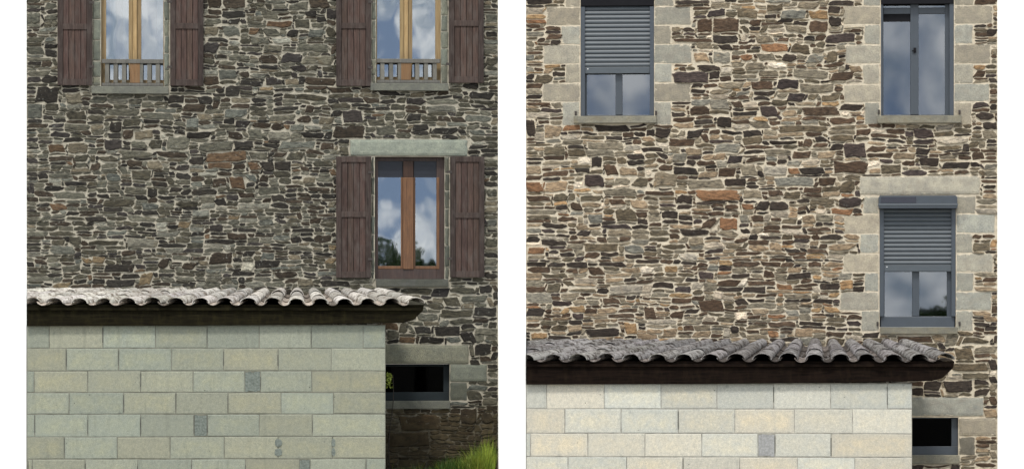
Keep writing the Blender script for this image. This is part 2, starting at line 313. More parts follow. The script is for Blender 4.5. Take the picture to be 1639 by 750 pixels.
KN += [(738, 470, 780, 482, 'G'), (710, 473, 736, 490, 'V'), (705, 494, 755, 508, 'V'), (759, 490, 796, 506, 'D'), (668, 500, 702, 514, 'G'), (664, 521, 690, 536, 'D'),
       (694, 521, 736, 538, 'D'), (738, 532, 760, 548, 'D'), (672, 539, 712, 550, 'D'), (760, 525, 797, 536, 'G'), (720, 510, 758, 520, 'V'), (766, 455, 790, 468, 'D'), (720, 457, 760, 468, 'V'),
       (737, 652, 764, 678, 'D'), (770, 660, 790, 677, 'D'), (640, 664, 704, 688, 'B'), (622, 690, 688, 714, 'B'), (545, 174, 578, 196, 'P'), (649, 155, 680, 168, 'P'), (652, 182, 672, 194, 'D'),
       (690, 204, 732, 215, 'D'), (750, 146, 792, 158, 'D'), (660, 198, 686, 210, 'D'), (720, 176, 744, 186, 'V'), (740, 133, 768, 144, 'D'), (752, 206, 776, 217, 'S'), (750, 236, 770, 244, 'D'),
       (60, 140, 95, 166, 'D'), (46, 168, 70, 192, 'S'), (46, 22, 66, 40, 'G'), (66, 45, 93, 54, 'S'), (72, 62, 92, 70, 'S'), (46, 100, 68, 107, 'D'), (112, 178, 140, 192, 'V'), (172, 174, 226, 186, 'G'),
       (72, 73, 93, 82, 'D'), (72, 24, 93, 34, 'G'), (778, 20, 797, 34, 'G'), (778, 48, 797, 58, 'D'), (778, 90, 797, 104, 'V'), (780, 350, 797, 362, 'S'), (778, 380, 797, 395, 'V'), (780, 300, 797, 314, 'G')]
XA, XB, YA, YB = 40, 805, -150, 772
def pack(excl, inset):
    """fill the facade with courses of uneven stones around the known ones; rows/columns of the left facade"""
    rnd = random.Random(11); W, H = XB - XA, YB - YA
    lines = [0]
    while lines[-1] < H: lines.append(lines[-1] + rnd.choice([3, 4, 4, 4, 5, 5]))
    lines[-1] = H; la = np.array(lines)
    snap = lambda v: int(la[np.argmin(abs(la - v))])
    occ = np.zeros((H, W), dtype=bool); out = []
    for x0, y0, x1, y1 in excl: occ[max(0, int(round(y0 - YA))):max(0, int(round(y1 - YA))), max(0, int(round(x0 - XA))):max(0, int(round(x1 - XA)))] = True
    for x0, y0, x1, y1, c in KN:
        X0, X1, Y0, Y1 = [int(round(v)) for v in (x0 - XA, x1 - XA, y0 - YA, y1 - YA)]
        X0 = max(0, X0); X1 = min(W, X1)
        for _ in range(40):
            if X1 - X0 > 4 and occ[Y0:Y1, X0].mean() > .2: X0 += 1
            elif X1 - X0 > 4 and occ[Y0:Y1, X1 - 1].mean() > .2: X1 -= 1
            elif Y1 - Y0 > 3 and occ[Y0, X0:X1].mean() > .2: Y0 += 1
            elif Y1 - Y0 > 3 and occ[Y1 - 1, X0:X1].mean() > .2: Y1 -= 1
            else: break
        if X1 - X0 < 5 or Y1 - Y0 < 3 or occ[Y0:Y1, X0:X1].mean() > .05: continue
        occ[Y0:Y1, X0:X1] = True; out.append((X0 + XA, Y0 + YA, X1 + XA, Y1 + YA, c, 1))
    for y in range(H):
        x = 0
        while x < W:
            if occ[y, x]: x += 1; continue
            n = 0
            while x + n < W and not occ[y, x + n]: n += 1
            wx, wy = x + XA, y + YA
            big = wx > 617 and 452 < wy < 600
            thin = 330 < wy < 470 and wx < 540
            nxt = [l for l in lines if l > y + 1][:4]
            r = rnd.random()
            if big: k = 0 if r < .12 else 1 if r < .40 else 2 if r < .8 else 3
            elif thin: k = 0 if r < .68 else 1 if r < .96 else 2
            else: k = 0 if r < .54 else 1 if r < .92 else 2
            k = min(k, len(nxt) - 1)
            if nxt[k] - y < 4: k = min(k + 1, len(nxt) - 1)
            hgt = nxt[k] - y
            wd = int(hgt * rnd.uniform(1.5, 5.0)) + rnd.choice([1, 4, 7, 14])
            wd = min(max(wd, 9), 52)
            if n - wd < 8: wd = n if n < 34 else n // 2
            wd = min(wd, n); h = 1
            while h < hgt and y + h < H and not occ[y + h, x:x + wd].any(): h += 1
            occ[y:y + h, x:x + wd] = True
            if wd >= 3 and h >= 3: out.append((wx, wy, wx + wd, wy + h, None, 0))
            x += wd
    return out
def warp(x, y, am):
    v = mnoise.noise_vector(Vector((x * .075, y * .10, 4.2))); u = mnoise.noise_vector(Vector((x * .018, y * .022, 9.1)))
    return x + am * (4.2 * v.x + 1.5 * u.x), y + am * (2.3 * v.y + 3.4 * u.y)
def add_stone(mb, F, x0, y0, x1, y1, colr, joint, hgt, rnd, mi, base, npow=None, skew=1.0, d=0.0):
    cx, cy = (x0 + x1) / 2, (y0 + y1) / 2; jw = .45 if not npow else 1.0; hw, hh = (x1 - x0) / 2 - jw * joint * rnd.uniform(.4, 1.8), (y1 - y0) / 2 - joint * rnd.uniform(.5, 1.3)
    hw = max(hw, 1.2); hh = max(hh, 1.0)
    ring = []
    if npow:   # dressed: square corners
        q = min(hh, hw) * .10
        for (ax, ay, bx, by) in ((1, -1, 1, 1), (1, 1, -1, 1), (-1, 1, -1, -1), (-1, -1, 1, -1)):
            for t in (.03, .35, .65, .97):
                jx, jy = (rnd.uniform(-1.0, .4) for _ in 'ab')
                ring.append((cx + hw * (ax + (bx - ax) * t) + jx * (ax == bx), cy + hh * (ay + (by - ay) * t) + jy * (ay == by)))
        NP = 16
    else:
        sk = rnd.uniform(-1, 1) * min(hh * .7, 3.2)
        cs_ = rnd.choice([.7, 1, 1, 1.5, 2.0]); cut = lambda: rnd.choice([.5, 1.0, 1.8, 2.6, 3.8, 6.5]) * cs_
        def corner(sx_, sy_):      # split corner: one cut across the arris
            cxx = min(cut() * 1.5, hw * .5); cyy = min(cut() * .6, hh * .9)
            return [(sx_ * (hw - cxx), sy_ * hh), (sx_ * hw, sy_ * (hh - cyy))]
        tl, tr_, br, bl_ = corner(-1, -1), corner(1, -1), corner(1, 1), corner(-1, 1)
        def edge(p, q):
            m_ = []
            for t in ((.33, .67) if hw > 6 else (.5,)):
                t += rnd.uniform(-.1, .1); jy = rnd.uniform(-.16, .09) * hh * 1.6
                m_.append((p[0] + (q[0] - p[0]) * t, p[1] + (q[1] - p[1]) * t + (jy if p[1] > 0 else -jy)))
            return m_
        pts = [tr_[1], br[1], br[0]] + edge(br[0], bl_[0]) + [bl_[0], bl_[1], tl[1], tl[0]] + edge(tl[0], tr_[0]) + [tr_[0]]
        NP = len(pts)
        for X, Y in pts: ring.append(warp(cx + X + sk * Y / max(hh, 1), cy + Y, skew))
        cx, cy = warp(cx, cy, skew)
    tx, ty = (rnd.uniform(-.3, .3), rnd.uniform(-.35, .35)) if not npow else (0, 0)
    vs_, cs = [], []
    # outer at the mortar, rounded shoulder, face
    for sc_, hz, e in ((1.0, -.002, 0.0), (.93, .62, .36), (.74, .97, .8), (0, 1.02, 1.0)):
        for (x, y) in (ring if sc_ else [(cx, cy)]):
            px_, py_ = cx + (x - cx) * sc_, cy + (y - cy) * sc_
            if npow and sc_ and sc_ != 1.0:
                m_ = .7 if sc_ > .9 else 4.5
                px_ = x - math.copysign(min(m_, abs(x - cx)), x - cx); py_ = y - math.copysign(min(m_, abs(y - cy)), y - cy)
            elif sc_ and sc_ != 1.0 and hh > 3:  # keep shoulders narrow on big stones
                px_ = x + (cx - x) * (1 - sc_) * .8; py_ = y + (cy - y) * (1 - sc_) * .8
            q = 1 + tx * (px_ - cx) / hw + ty * (py_ - cy) / hh + (rnd.uniform(-.14, .14) if not npow else 0)
            dd = base + (hz * hgt * max(.35, q) if hz > 0 else hz)
            vs_.append(tuple(F(px_, py_, d + dd))); cs.append((*colr, e))
    fs = []
    for k in range(2):
        for i in range(NP):
            j = (i + 1) % NP; fs.append((k * NP + j, k * NP + i, (k + 1) * NP + i, (k + 1) * NP + j))
    for i in range(NP): fs.append((2 * NP + (i + 1) % NP, 2 * NP + i, 3 * NP))
    mb.add(vs_, fs, mi, cs, smooth=False)
def stone_colour(k, x, y, style, rnd):
    if k is None:
        warm = mnoise.noise(Vector((x * .006 + 3, y * .009, 1.7))) + (.22 if 330 < y < 500 else 0)
        r = rnd.random()
        if style == AFTER:
            tbl = [('D', .15), ('P', .05), ('B', .24 + .12 * warm), ('V', .16), ('G', .17), ('L', .05), ('S', .025), ('T', .14 + .12 * warm), ('O', .008 + .04 * max(0, warm)), ('Y', .015 + .05 * max(0, warm)), ('W', .015)]
        else:
            tbl = [('D', .20), ('P', .08), ('B', .11 + .08 * warm), ('V', .23), ('G', .24), ('L', .06), ('S', .05), ('T', .05), ('O', .012), ('W', .008)]
        tot = sum(max(0, b) for a, b in tbl); r *= tot
        for a, b in tbl:
            b = max(0, b)
            if r < b: k = a; break
            r -= b
        k = k or 'V'
    c = lin(PAL[k]); v = rnd.uniform(.78, 1.25); t = rnd.uniform(-.06, .06)
    c = [c[0] * v * (1 + t), c[1] * v, c[2] * v * (1 - t)]
    if style == BEFORE:
        gch = sum(c) / 3; sat = .50 if k not in 'OY' else .5
        c = [gch + (x_ - gch) * sat for x_ in c]
        f = .48 if k in 'DP' else .40
        if k in 'WLO': f = .34
        c = [c[0] * f * .98, c[1] * f * .98, c[2] * f * .88]
        if x > 617 and y > 650: c = [c[0] * 1.1, c[1] * .9, c[2] * .65]
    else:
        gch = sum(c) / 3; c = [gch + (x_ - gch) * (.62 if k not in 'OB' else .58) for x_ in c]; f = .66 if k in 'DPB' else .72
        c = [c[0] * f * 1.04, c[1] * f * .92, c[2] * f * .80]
    return tuple(c)
def rubble(F, style, px0, px1, holes, solids, skip):
    """wall mesh: mortar slab with window openings, stones proud of it"""
    mb = MB()
    allh = list(holes)
    slab(mb, F, px0, px1, -150, 560 + CH * K + .0, holes, 0.0, -.32, 1)
    ex = []
    for h in list(holes) + list(solids) + list(skip):
        if style == AFTER: a = toL(h[0], h[1]); b = toL(h[2], h[3]); ex.append((*a, *b))
        else: ex.append(tuple(h))
    if style == AFTER: a = (px0 - 753) / 1.09; b = (px1 - 753) / 1.09
    else: a, b = px0, px1
    ex += [(XA, YA, math.ceil(a), YB), (math.floor(b), YA, XB, YB)]
    rnd = random.Random(5 + style)
    for x0, y0, x1, y1, k, kn in pack(ex, 0):
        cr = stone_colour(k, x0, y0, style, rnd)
        j = rnd.choice([.2, .35, .5, .7, 1.0]) * (1.0 if style == BEFORE else 1.25)
        if y1 - y0 <= 5: j *= .7
        if style == BEFORE and x0 > 617 and y0 > 650: j *= .5
        if style == AFTER: x0, x1 = x0 * 1.09 + 753, x1 * 1.09 + 753; y0, y1 = y0 * 1.098 + 36, y1 * 1.098 + 36
        if y1 > 764: y1 = 764
        if y1 - y0 < 2: continue
        x0 = max(x0, px0 + .3); x1 = min(x1, px1 - .3)
        if x1 - x0 < 2.5: continue
        h = rnd.uniform(.006, .018) + (.006 if kn else 0)
        add_stone(mb, F, x0, y0, x1, y1, cr, j, h, rnd, 0, 0.0, skew=0.15 if (x0 - px0 < 3 or px1 - x1 < 3 or y1 > 755) else 1.0)
    return mb
def dressed(mb, F, x0, y0, x1, y1, d, rnd, mi=0, joint=.8, v=None, tone=(.39, .375, .335)):
    """one dressed block face with soft arrises"""
    v = v or rnd.uniform(.78, 1.14); t = rnd.uniform(-.07, .06)
    c = (tone[0] * v * (1 + t), tone[1] * v, tone[2] * v * (1 - t))
    add_stone(mb, F, x0, y0, x1, y1, c, joint, d, rnd, mi, 0.0, npow=16, skew=0)

# ------------------------------------------------------------------ window parts
def pane(F, x0, y0, x1, y1, d, m, parent):
    mb = MB(); box(mb, F, x0, y0, x1, y1, d, d - .012); return mb.build('pane', m, parent)
def room(F, x0, y0, x1, y1, parent, d0=-.195, depth=.6):
    mb = MB(); x0 += .8; x1 -= .8; y0 += .8; y1 -= .8; a = F(x0, y0, d0); b = F(x1, y1, d0)
    q = [(a.x, a.y, b.z), (b.x, a.y, b.z), (b.x, a.y, a.z), (a.x, a.y, a.z)]; q += [(x, a.y + depth, z) for x, _, z in q]
    mb.add(q, [tuple(reversed(f)) for f in BOXF[1:]]); return mb.build('interior', M['black'], parent)
def shutter(F, x0, x1, y0, y1, rail, root, rnd, lab=None):
    mb = MB(); st = 8.5; d = .045
    n = 4; bw = (x1 - x0 - 2 * st) / n
    for i in range(n):
        v = rnd.uniform(.78, 1.22)
        box(mb, F, x0 + st + i * bw + .35, y0 + 4, x0 + st + (i + 1) * bw - .35, y1 - 4, d, .015, c=(v * 1.08, v * rnd.uniform(.93, 1.02), v * .95, 1))
    box(mb, F, x0 + st - 1, y0 + 4, x1 - st + 1, y1 - 4, d - .012, .016, c=(.25, .22, .22, 1))
    for a, b in ((x0, x0 + st), (x1 - st, x1)):
        v = rnd.uniform(.55, .8); box(mb, F, a, y0, b, y1, d + .018, .012, c=(v, v, v * 1.03, 1))
    for a, b in ((y0, y0 + 9), (rail, rail + 9), (y1 - 10, y1)):
        v = rnd.uniform(.75, 1.05); box(mb, F, x0 + st + .01, a, x1 - st - .01, b, d + .014, .013, c=(v, v, v * 1.02, 1))
    o = mb.build('shutter', M['shutter'], root, bevel=.003)
    for yy in (y1 - 30, rail - 34 if y0 < 0 else y0 + 25):
        h = MB(); hx = x1 if lab == 'L' else x0
        box(h, F, hx - 5, yy - 2, hx + 3, yy + 2, d + .026, d + .0185)
        h.build('hinge', M['iron'], o)
    return o

HOUSE_TOP = -150
def before_house():
    F = Frame(421.5); root = F.root('stone_house'); rnd = random.Random(3)
    tag(root, 'dark grey stone house with brown wooden shutters and golden window frames', 'house')
    opening = [(163, -85, 263, 139), (602, -85, 706, 132), (600, 250, 712, 446), (600, 582, 720, 641)]
    solid = [(148, -85, 163, 139), (263, -85, 273, 139), (595, -85, 602, 132), (706, -85, 718, 132), (146, 139, 271, 151), (592, 132, 719, 145),
             (560, 222, 750, 249), (594, 250, 600, 446), (712, 250, 720, 446), (600, 446, 719, 459), (600, 551, 752, 582), (720, 582, 781, 611), (720, 611, 749, 641), (600, 641, 721, 655)]
    hidden = [(40, 530, 600, 780), (94, -150, 148, 135), (274, -150, 325, 135), (539, -150, 594, 135), (720, -150, 773, 128), (539, 252, 594, 442), (722, 252, 775, 442)]
    rubble(F, BEFORE, 45, 798, opening, solid, hidden).build('wall', [M['stone'][0], M['mortar'][0]], root)
    # granite lintels, jambs and sills
    mb = MB(); dressed(mb, F, 560, 222, 750, 249, .022, rnd, v=1.12); mb.build('lintel', M['ashlar'][0], root)
    mb = MB(); dressed(mb, F, 600, 551, 752, 582, .02, rnd, v=.78); mb.build('lintel', M['ashlar'][0], root)
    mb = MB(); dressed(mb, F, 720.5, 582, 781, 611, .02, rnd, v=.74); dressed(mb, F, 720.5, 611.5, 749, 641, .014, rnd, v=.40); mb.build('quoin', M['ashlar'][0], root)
    for a, b, y0, y1 in ((150, 163, -85, 139), (263.5, 272, -85, 139), (595, 602, -85, 132), (706, 718, -85, 132), (594, 600, 250, 446), (712, 720, 250, 446)):
        mb = MB(); y = y0
        while y < y1:
            h = min(rnd.uniform(24, 34), y1 - y)
            if y1 - y - h < 8: h = y1 - y
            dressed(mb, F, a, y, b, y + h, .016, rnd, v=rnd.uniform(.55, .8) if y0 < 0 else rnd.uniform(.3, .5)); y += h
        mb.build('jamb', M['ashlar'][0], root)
    for x0, y0, x1, y1, dd, v in ((148, 139, 270, 151, .07, 1), (593, 132, 718, 144, .07, 1), (602, 446, 718, 458, .06, .55), (601, 641, 721, 654, .035, .9)):
        mb = MB(); box(mb, F, x0, y0, x1, y1, dd, -.2, c=(.42 * v, .41 * v, .38 * v, 1)); mb.build('sill', M['sill'][0], root, bevel=.006)
    # upper windows with balustrades
    for (a, b, y1, pl, ml, mr, pr, sl, sr, cur) in ((163, 263, 139, 171, 207, 227, 262, 163, 263, True), (602, 706, 132, 603.5, 640, 660, 697, 602, 706, False)):
        mb = MB(); D = -.12
        box(mb, F, a, -85, pl, y1 - .2, D + .01, D - .05)                      # left stile
        box(mb, F, pr, -85, b, y1 - .2, D + .01, D - .05)
        box(mb, F, pl, -85, pr, -75, D + .008, D - .05); box(mb, F, pl, y1 - 10, pr, y1 - .3, D + .008, D - .05)
        wn = mb.build('window', M['oak'], root, bevel=.004)
        mb = MB(); w3 = (mr - ml) / 3
        box(mb, F, ml, -74.8, ml + w3, y1 - 10.2, D + .006, D - .045, c=(.95, .95, .9, 1)); box(mb, F, ml + w3 + .3, -74.8, mr - w3 - .3, y1 - 10.2, D + .03, D - .045, c=(1.25, 1.2, 1.1, 1)); box(mb, F, mr - w3, -74.8, mr, y1 - 10.2, D + .006, D - .045, c=(.72, .7, .66, 1))
        mb.build('mullion', M['oak'], wn, bevel=.004)
        pane(F, pl - 1, -76, ml + 1, y1 - 9, D - .015, M['glassA'], wn); pane(F, mr - 1, -76, pr + 1, y1 - 9, D - .015, M['glassA'], wn)
        room(F, a, -85, b, y1, wn)
        if cur:
            for (c0, c1) in ((172, 186), (199, 207), (253, 262)):
                mb = MB(); n = 16; p = []
                for i in range(n + 1):
                    x = c0 + (c1 - c0) * i / n; dd = -.30 - .02 * math.sin(i * 1.9)
                    p += [tuple(F(x, -80, dd)), tuple(F(x + 2 * math.sin(i), y1 - 10, dd))]
                mb.add(p, [(2 * i, 2 * i + 1, 2 * i + 3, 2 * i + 2) for i in range(n)], smooth=True)
                mb.build('curtain', M['curtain'], wn).modifiers.new('thick', 'SOLIDIFY').thickness = .004
        # balustrade
        rt = y1 - 43 if cur else y1 - 39
        mb = MB(); bd = .005
        box(mb, F, sl + 1, rt, sr - 1, rt + 6.5, bd + .012, -.04); box(mb, F, sl + 1, y1 - 5, sr - 1, y1 - .3, bd, -.035)
        bl = mb.build('balustrade', M['greywood'], root, bevel=.004)
        nb = 7; pit = (sr - sl - 6) / nb
        for i in range(nb):
            x = sl + 3 + i * pit + pit * .5
            if i == 3: continue
            mb = MB(); v = rnd.uniform(.9, 1.35); box(mb, F, x - 3.4, rt + 6.6, x + 3.4, y1 - 5.1, bd - .002, -.03, c=(v, v, v * .97, 1)); mb.build('baluster', M['greywood'], bl, bevel=.004)
        mb = MB(); xm = (ml + mr) / 2; box(mb, F, xm - 8, rt + 6.6, xm + 8, y1 - 5.1, bd, -.03, c=(.62, .48, .42, 1)); mb.build('post', M['oak'], bl, bevel=.004)
    # tall lower window
    D = -.10; mb = MB()
    box(mb, F, 600.2, 250.2, 605, 445.8, D + .012, D - .05); box(mb, F, 699, 250.2, 711.8, 445.8, D + .012, D - .05)
    box(mb, F, 605, 250.2, 699, 257, D + .01, D - .05); box(mb, F, 605, 430, 699, 445.8, D + .014, D - .05)
    wn = mb.build('window', M['darkwood'], root, bevel=.004)
    mb = MB(); box(mb, F, 699, 283, 703.5, 430, D + .02, D - .01); box(mb, F, 641.8, 283, 644.8, 430, D + .004, D - .045)
    box(mb, F, 662.3, 283, 665, 430, D + .004, D - .045, c=(.6, .6, .6, 1)); box(mb, F, 645, 283, 662, 430, D + .03, D - .045); box(mb, F, 645.3, 257, 661.7, 282.8, D + .028, D - .045, c=(.28, .26, .3, 1)); box(mb, F, 665.1, 425, 698.9, 429.8, D + .018, D - .01); box(mb, F, 605, 425, 641.7, 429.8, D + .018, D - .01); mb.build('mullion', M['redoak'], wn, bevel=.004)
    mb = MB(); box(mb, F, 604.5, 257, 644.5, 283, D - .004, D - .03); box(mb, F, 662.5, 257, 699, 283, D - .004, D - .03)
    for yy in (263, 270, 277): box(mb, F, 605, yy, 644, yy + 1.2, D, D - .003); box(mb, F, 663, yy, 698.5, yy + 1.2, D, D - .003)
    mb.build('blind', M['blind'], wn)
    pane(F, 604, 282, 643.5, 431, D - .02, M['glassA'], wn); pane(F, 663, 282, 700, 431, D - .02, M['glassA'], wn)
    room(F, 600, 250, 712, 446, wn)
    # cellar window
    D = -.14; mb = MB()
    box(mb, F, 600, 627, 719.8, 640.8, D + .01, D - .05); box(mb, F, 710, 582.2, 719.8, 626.9, D + .01, D - .05); box(mb, F, 600, 582.2, 709.9, 586, D + .008, D - .05)
    cw = mb.build('cellar_window', M['aludark'], root, bevel=.004); pane(F, 600, 585, 711, 628, D - .02, M['glassD'], cw); room(F, 600, 582, 719.9, 641, cw)
    # shutters
    for a, b, y0, y1, r, s in ((94, 149, -85, 138, 40, 'L'), (273, 326, -85, 138, 38, 'R'), (538, 594, -85, 137, 36, 'L'), (719, 775, -85, 131, 31, 'R'), (538, 594, 250, 444, 338, 'L'), (721, 776, 249, 443, 339, 'R')):
        shutter(F, a, b, y0, y1, r, root, rnd, s)
    return F

def roller(F, x0, x1, y0, y1, root, d=-.03):
    """guide rails, slat curtain lowered to y1, bottom bar"""
    mb = MB(); n = int(round((y1 - 6 - y0) / 7.1)); h = (y1 - 6 - y0) / n
    a = x0 + 7; b = x1 - 7; prof = [(0, 0), (.18, .008), (.45, .013), (.75, .012), (.93, .004), (1, -.004)]
    for i in range(n):
        yy = y0 + i * h; pv = []
        for t, dz in prof: pv += [tuple(F(a, yy + t * h, d + dz)), tuple(F(b, yy + t * h, d + dz))]
        v = random.Random(i).uniform(.93, 1.07)
        mb.add(pv, [(2 * k, 2 * k + 2, 2 * k + 3, 2 * k + 1) for k in range(len(prof) - 1)], c=(v, v, v, 1))
    return mb, a, b
def after_house():
    F = Frame(1217.5); root = F.root('stone_house'); rnd = random.Random(9)
    tag(root, 'cleaned warm brown stone house with slate grey roller shutters and pale granite window surrounds', 'house')
    op = [(929, -60, 1047, 185), (1409, -60, 1525, 186), (1407, 313, 1528, 523), (1440, 667, 1532, 727)]
    q = []   # dressed stones x0,y0,x1,y1
    for (L0, L1, R0, R1, ys, first) in (
        (929, 0, 1047, 0, [-60, -24, 10, 40, 70, 101, 132, 162, 200], 1),
        (1409, 0, 1525, 0, [-60, -24, 11, 41, 73, 104, 136, 165, 201], 1),
        (1407, 0, 1528, 0, [315, 343, 374, 406, 436, 467, 497, 530], 0)):
        for i in range(len(ys) - 1):
            lng = (i % 2 == 0) if first else (i % 2 == 1)
            j = i
            lw = (rnd.uniform(55, 64) if lng else rnd.uniform(24, 32)); rw = (rnd.uniform(56, 64) if lng else rnd.uniform(27, 33))
            q.append((L0 - lw, ys[i], L0 - .2, ys[i + 1])); q.append((R0 + .2, ys[i], min(R0 + rw, 1593.6), ys[i + 1]))
    solid = [(918, 184, 1051, 198), (1403, 186, 1537, 200), (1375, 282, 1567, 313), (1407, 523, 1531, 536), (1440, 634, 1573, 666), (1532, 667, 1593.6, 697), (1532, 698, 1560, 727), (1440, 727, 1535, 742)]
    hidden = [(830, 625, 1440, 900)]
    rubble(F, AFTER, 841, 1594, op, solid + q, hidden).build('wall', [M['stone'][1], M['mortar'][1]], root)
    for side in range(6):
        mb = MB()
        n_each = [8, 8, 7][side // 2]; base = [0, 16, 32][side // 2]
        for i in range(n_each):
            x0, y0, x1, y1 = q[base + 2 * i + side % 2]
            dressed(mb, F, x0, y0, x1, y1, .006, rnd, joint=.8)
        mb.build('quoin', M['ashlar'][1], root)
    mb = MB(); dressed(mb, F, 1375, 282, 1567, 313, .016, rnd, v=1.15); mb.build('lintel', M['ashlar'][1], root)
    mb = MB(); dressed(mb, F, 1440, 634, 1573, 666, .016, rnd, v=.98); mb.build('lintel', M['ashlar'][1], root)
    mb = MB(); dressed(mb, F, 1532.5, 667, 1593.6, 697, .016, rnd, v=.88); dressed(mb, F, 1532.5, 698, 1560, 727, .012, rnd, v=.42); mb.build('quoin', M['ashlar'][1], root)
    for x0, y0, x1, y1, dd, v in ((918, 184.5, 1051, 196, .07, 1), (1403, 186, 1537, 198, .07, .92), (1408, 523, 1531, 534, .05, .85), (1440, 727, 1534, 741, .035, 1)):
        mb = MB(); box(mb, F, x0, y0, x1, y1, dd, -.2, c=(.46 * v, .45 * v, .41 * v, 1)); mb.build('sill', M['sill'][1], root, bevel=.006)
    for hx, hy in ((921, 180), (1050, 180), (1406, 180), (1534, 181), (1404, 518), (1534, 518)):   # old shutter stops
        mb = MB(); box(mb, F, hx - 1.6, hy - 3.5, hx + 1.6, hy + 3, .028, .002); mb.build('shutter_stop', M['iron'], root, bevel=.003)
    # windows behind the rollers
    for (x0, x1, y0, y1, pl, m0, m1, pr, top, fb) in ((929, 1047, -60, 185, 939, 985, 996, 1040, 112, 183), (1409, 1525, -60, 186, 1413, 1456, 1469, 1511, None, 184.5), (1407, 1528, 343, 523, 1415, 1459, 1470, 1514, 430, 506)):
        D = -.085; mb = MB()
        box(mb, F, x0 + .2, y0 - (30 if y0 > 0 else 0), pl, y1 - .2, D, D - .06); box(mb, F, pr, y0 - (30 if y0 > 0 else 0), x1 - .2, y1 - .2, D, D - .06)
        box(mb, F, pl, fb, pr, y1 - .3, D + .004, D - .06); box(mb, F, pl, y0, pr, y0 + 20, D - .002, D - .06)
        if top is None: box(mb, F, pl, 14, pr, 24, D + .002, D - .06)
        wn = mb.build('window', M['alu'], root, bevel=.004)
        mb = MB(); box(mb, F, m0, y0 + 20.1, m1, fb - .1, D + .012, D - .05); mb.build('mullion', M['alu'], wn, bevel=.004)
        pane(F, pl - 1, y0 + 18, m0 + 1, fb + 1, D - .03, M['glassB'], wn); pane(F, m1 - 1, y0 + 18, pr + 1, fb + 1, D - .03, M['glassB'], wn)
        room(F, x0, 313 if y0 > 0 else y0, x1, y1, wn)
        if top is None:
            mb = MB(); box(mb, F, 1413.2, 14.2, 1455.8, 36, D - .006, D - .028); mb.build('blind', M['black'], wn)
            mb = MB(); box(mb, F, 1461, 78, 1465, 86, D + .03, D + .0125); box(mb, F, 1458.5, 82, 1465, 84, D + .036, D + .0302); mb.build('handle', M['black'], wn)
            # open roller: box and guides only
            mb = MB(); box(mb, F, 1518, 8.1, 1524.8, 185.8, .004, -.084); rs = mb.build('roller_shutter', M['alu'], root, bevel=.002); mb = MB(); box(mb, F, 1409.3, 8.1, 1411.8, 185.8, .004, -.084); mb.build('guide_rail', M['alu'], rs, bevel=.002)
            mb = MB(); box(mb, F, 1409.2, -59.8, 1524.8, 8, .02, -.08); mb.build('roller_box', M['black'], rs, bevel=.004)
        else:
            yt = 334.3 if y0 > 0 else 9
            mb, a, b = roller(F, x0, x1, yt, top, root)
            rs = mb.build('roller_shutter', M['alulight'], root)
            rs.modifiers.new('thick', 'SOLIDIFY').thickness = .003
            mb = MB(); box(mb, F, a, top - 6, b, top + 4.5, -.012, -.05); mb.build('bottom_bar', M['alulight'], rs, bevel=.004)
            for gx in (x0 + .3, x1 - 7): 
                mb = MB(); box(mb, F, gx, yt, gx + 6.7, y1 - .3 if y0 < 0 else 506, .008, -.084); mb.build('guide_rail', M['alu'], rs, bevel=.003)
            mb = MB(); box(mb, F, a + 4, top - 3.6, a + 5.4, top - 2.2, -.006, -.0118); mb.build('stop_button', M['white'], rs)
            if y0 < 0:
                mb = MB(); box(mb, F, x0 + .3, -59.8, x1 - .3, 8, .02, -.08); mb.build('roller_box', M['black'], rs, bevel=.004)
            else:
                mb = MB(); prism(mb, F, [(1405.5, 316), (1408, 313.8), (1528, 313.8), (1530.5, 316), (1530.5, 334), (1405.5, 334)], .14, -.08)
                mb.build('roller_box', M['alu'], rs, bevel=.006)
                mb = MB(); box(mb, F, 1404.5, 326.5, 1531.5, 330, .147, .10); mb.build('box_seam', M['alulight'], rs, bevel=.003)
                mb = MB(); box(mb, F, 1409, 315.5, 1465, 325, .1445, .1405); mb.build('solar_panel', M['solar'], rs)
                mb = MB(); box(mb, F, 1409, 506.3, 1526, 522.8, -.03, -.084); mb.build('bottom_panel', M['alu'], rs, bevel=.004)
    D = -.14; mb = MB()
    box(mb, F, 1440, 713, 1531.8, 726.8, D + .05, D - .05); box(mb, F, 1521, 667.2, 1531.8, 712.9, D + .05, D - .05); box(mb, F, 1440, 667.2, 1520.9, 669, D + .045, D - .05)
    cw = mb.build('cellar_window', M['alu'], root, bevel=.004); pane(F, 1440, 668, 1522, 714, D - .02, M['glassD'], cw); room(F, 1440, 667, 1531.9, 727, cw)
    return F
FL = before_house(); FR = after_house()

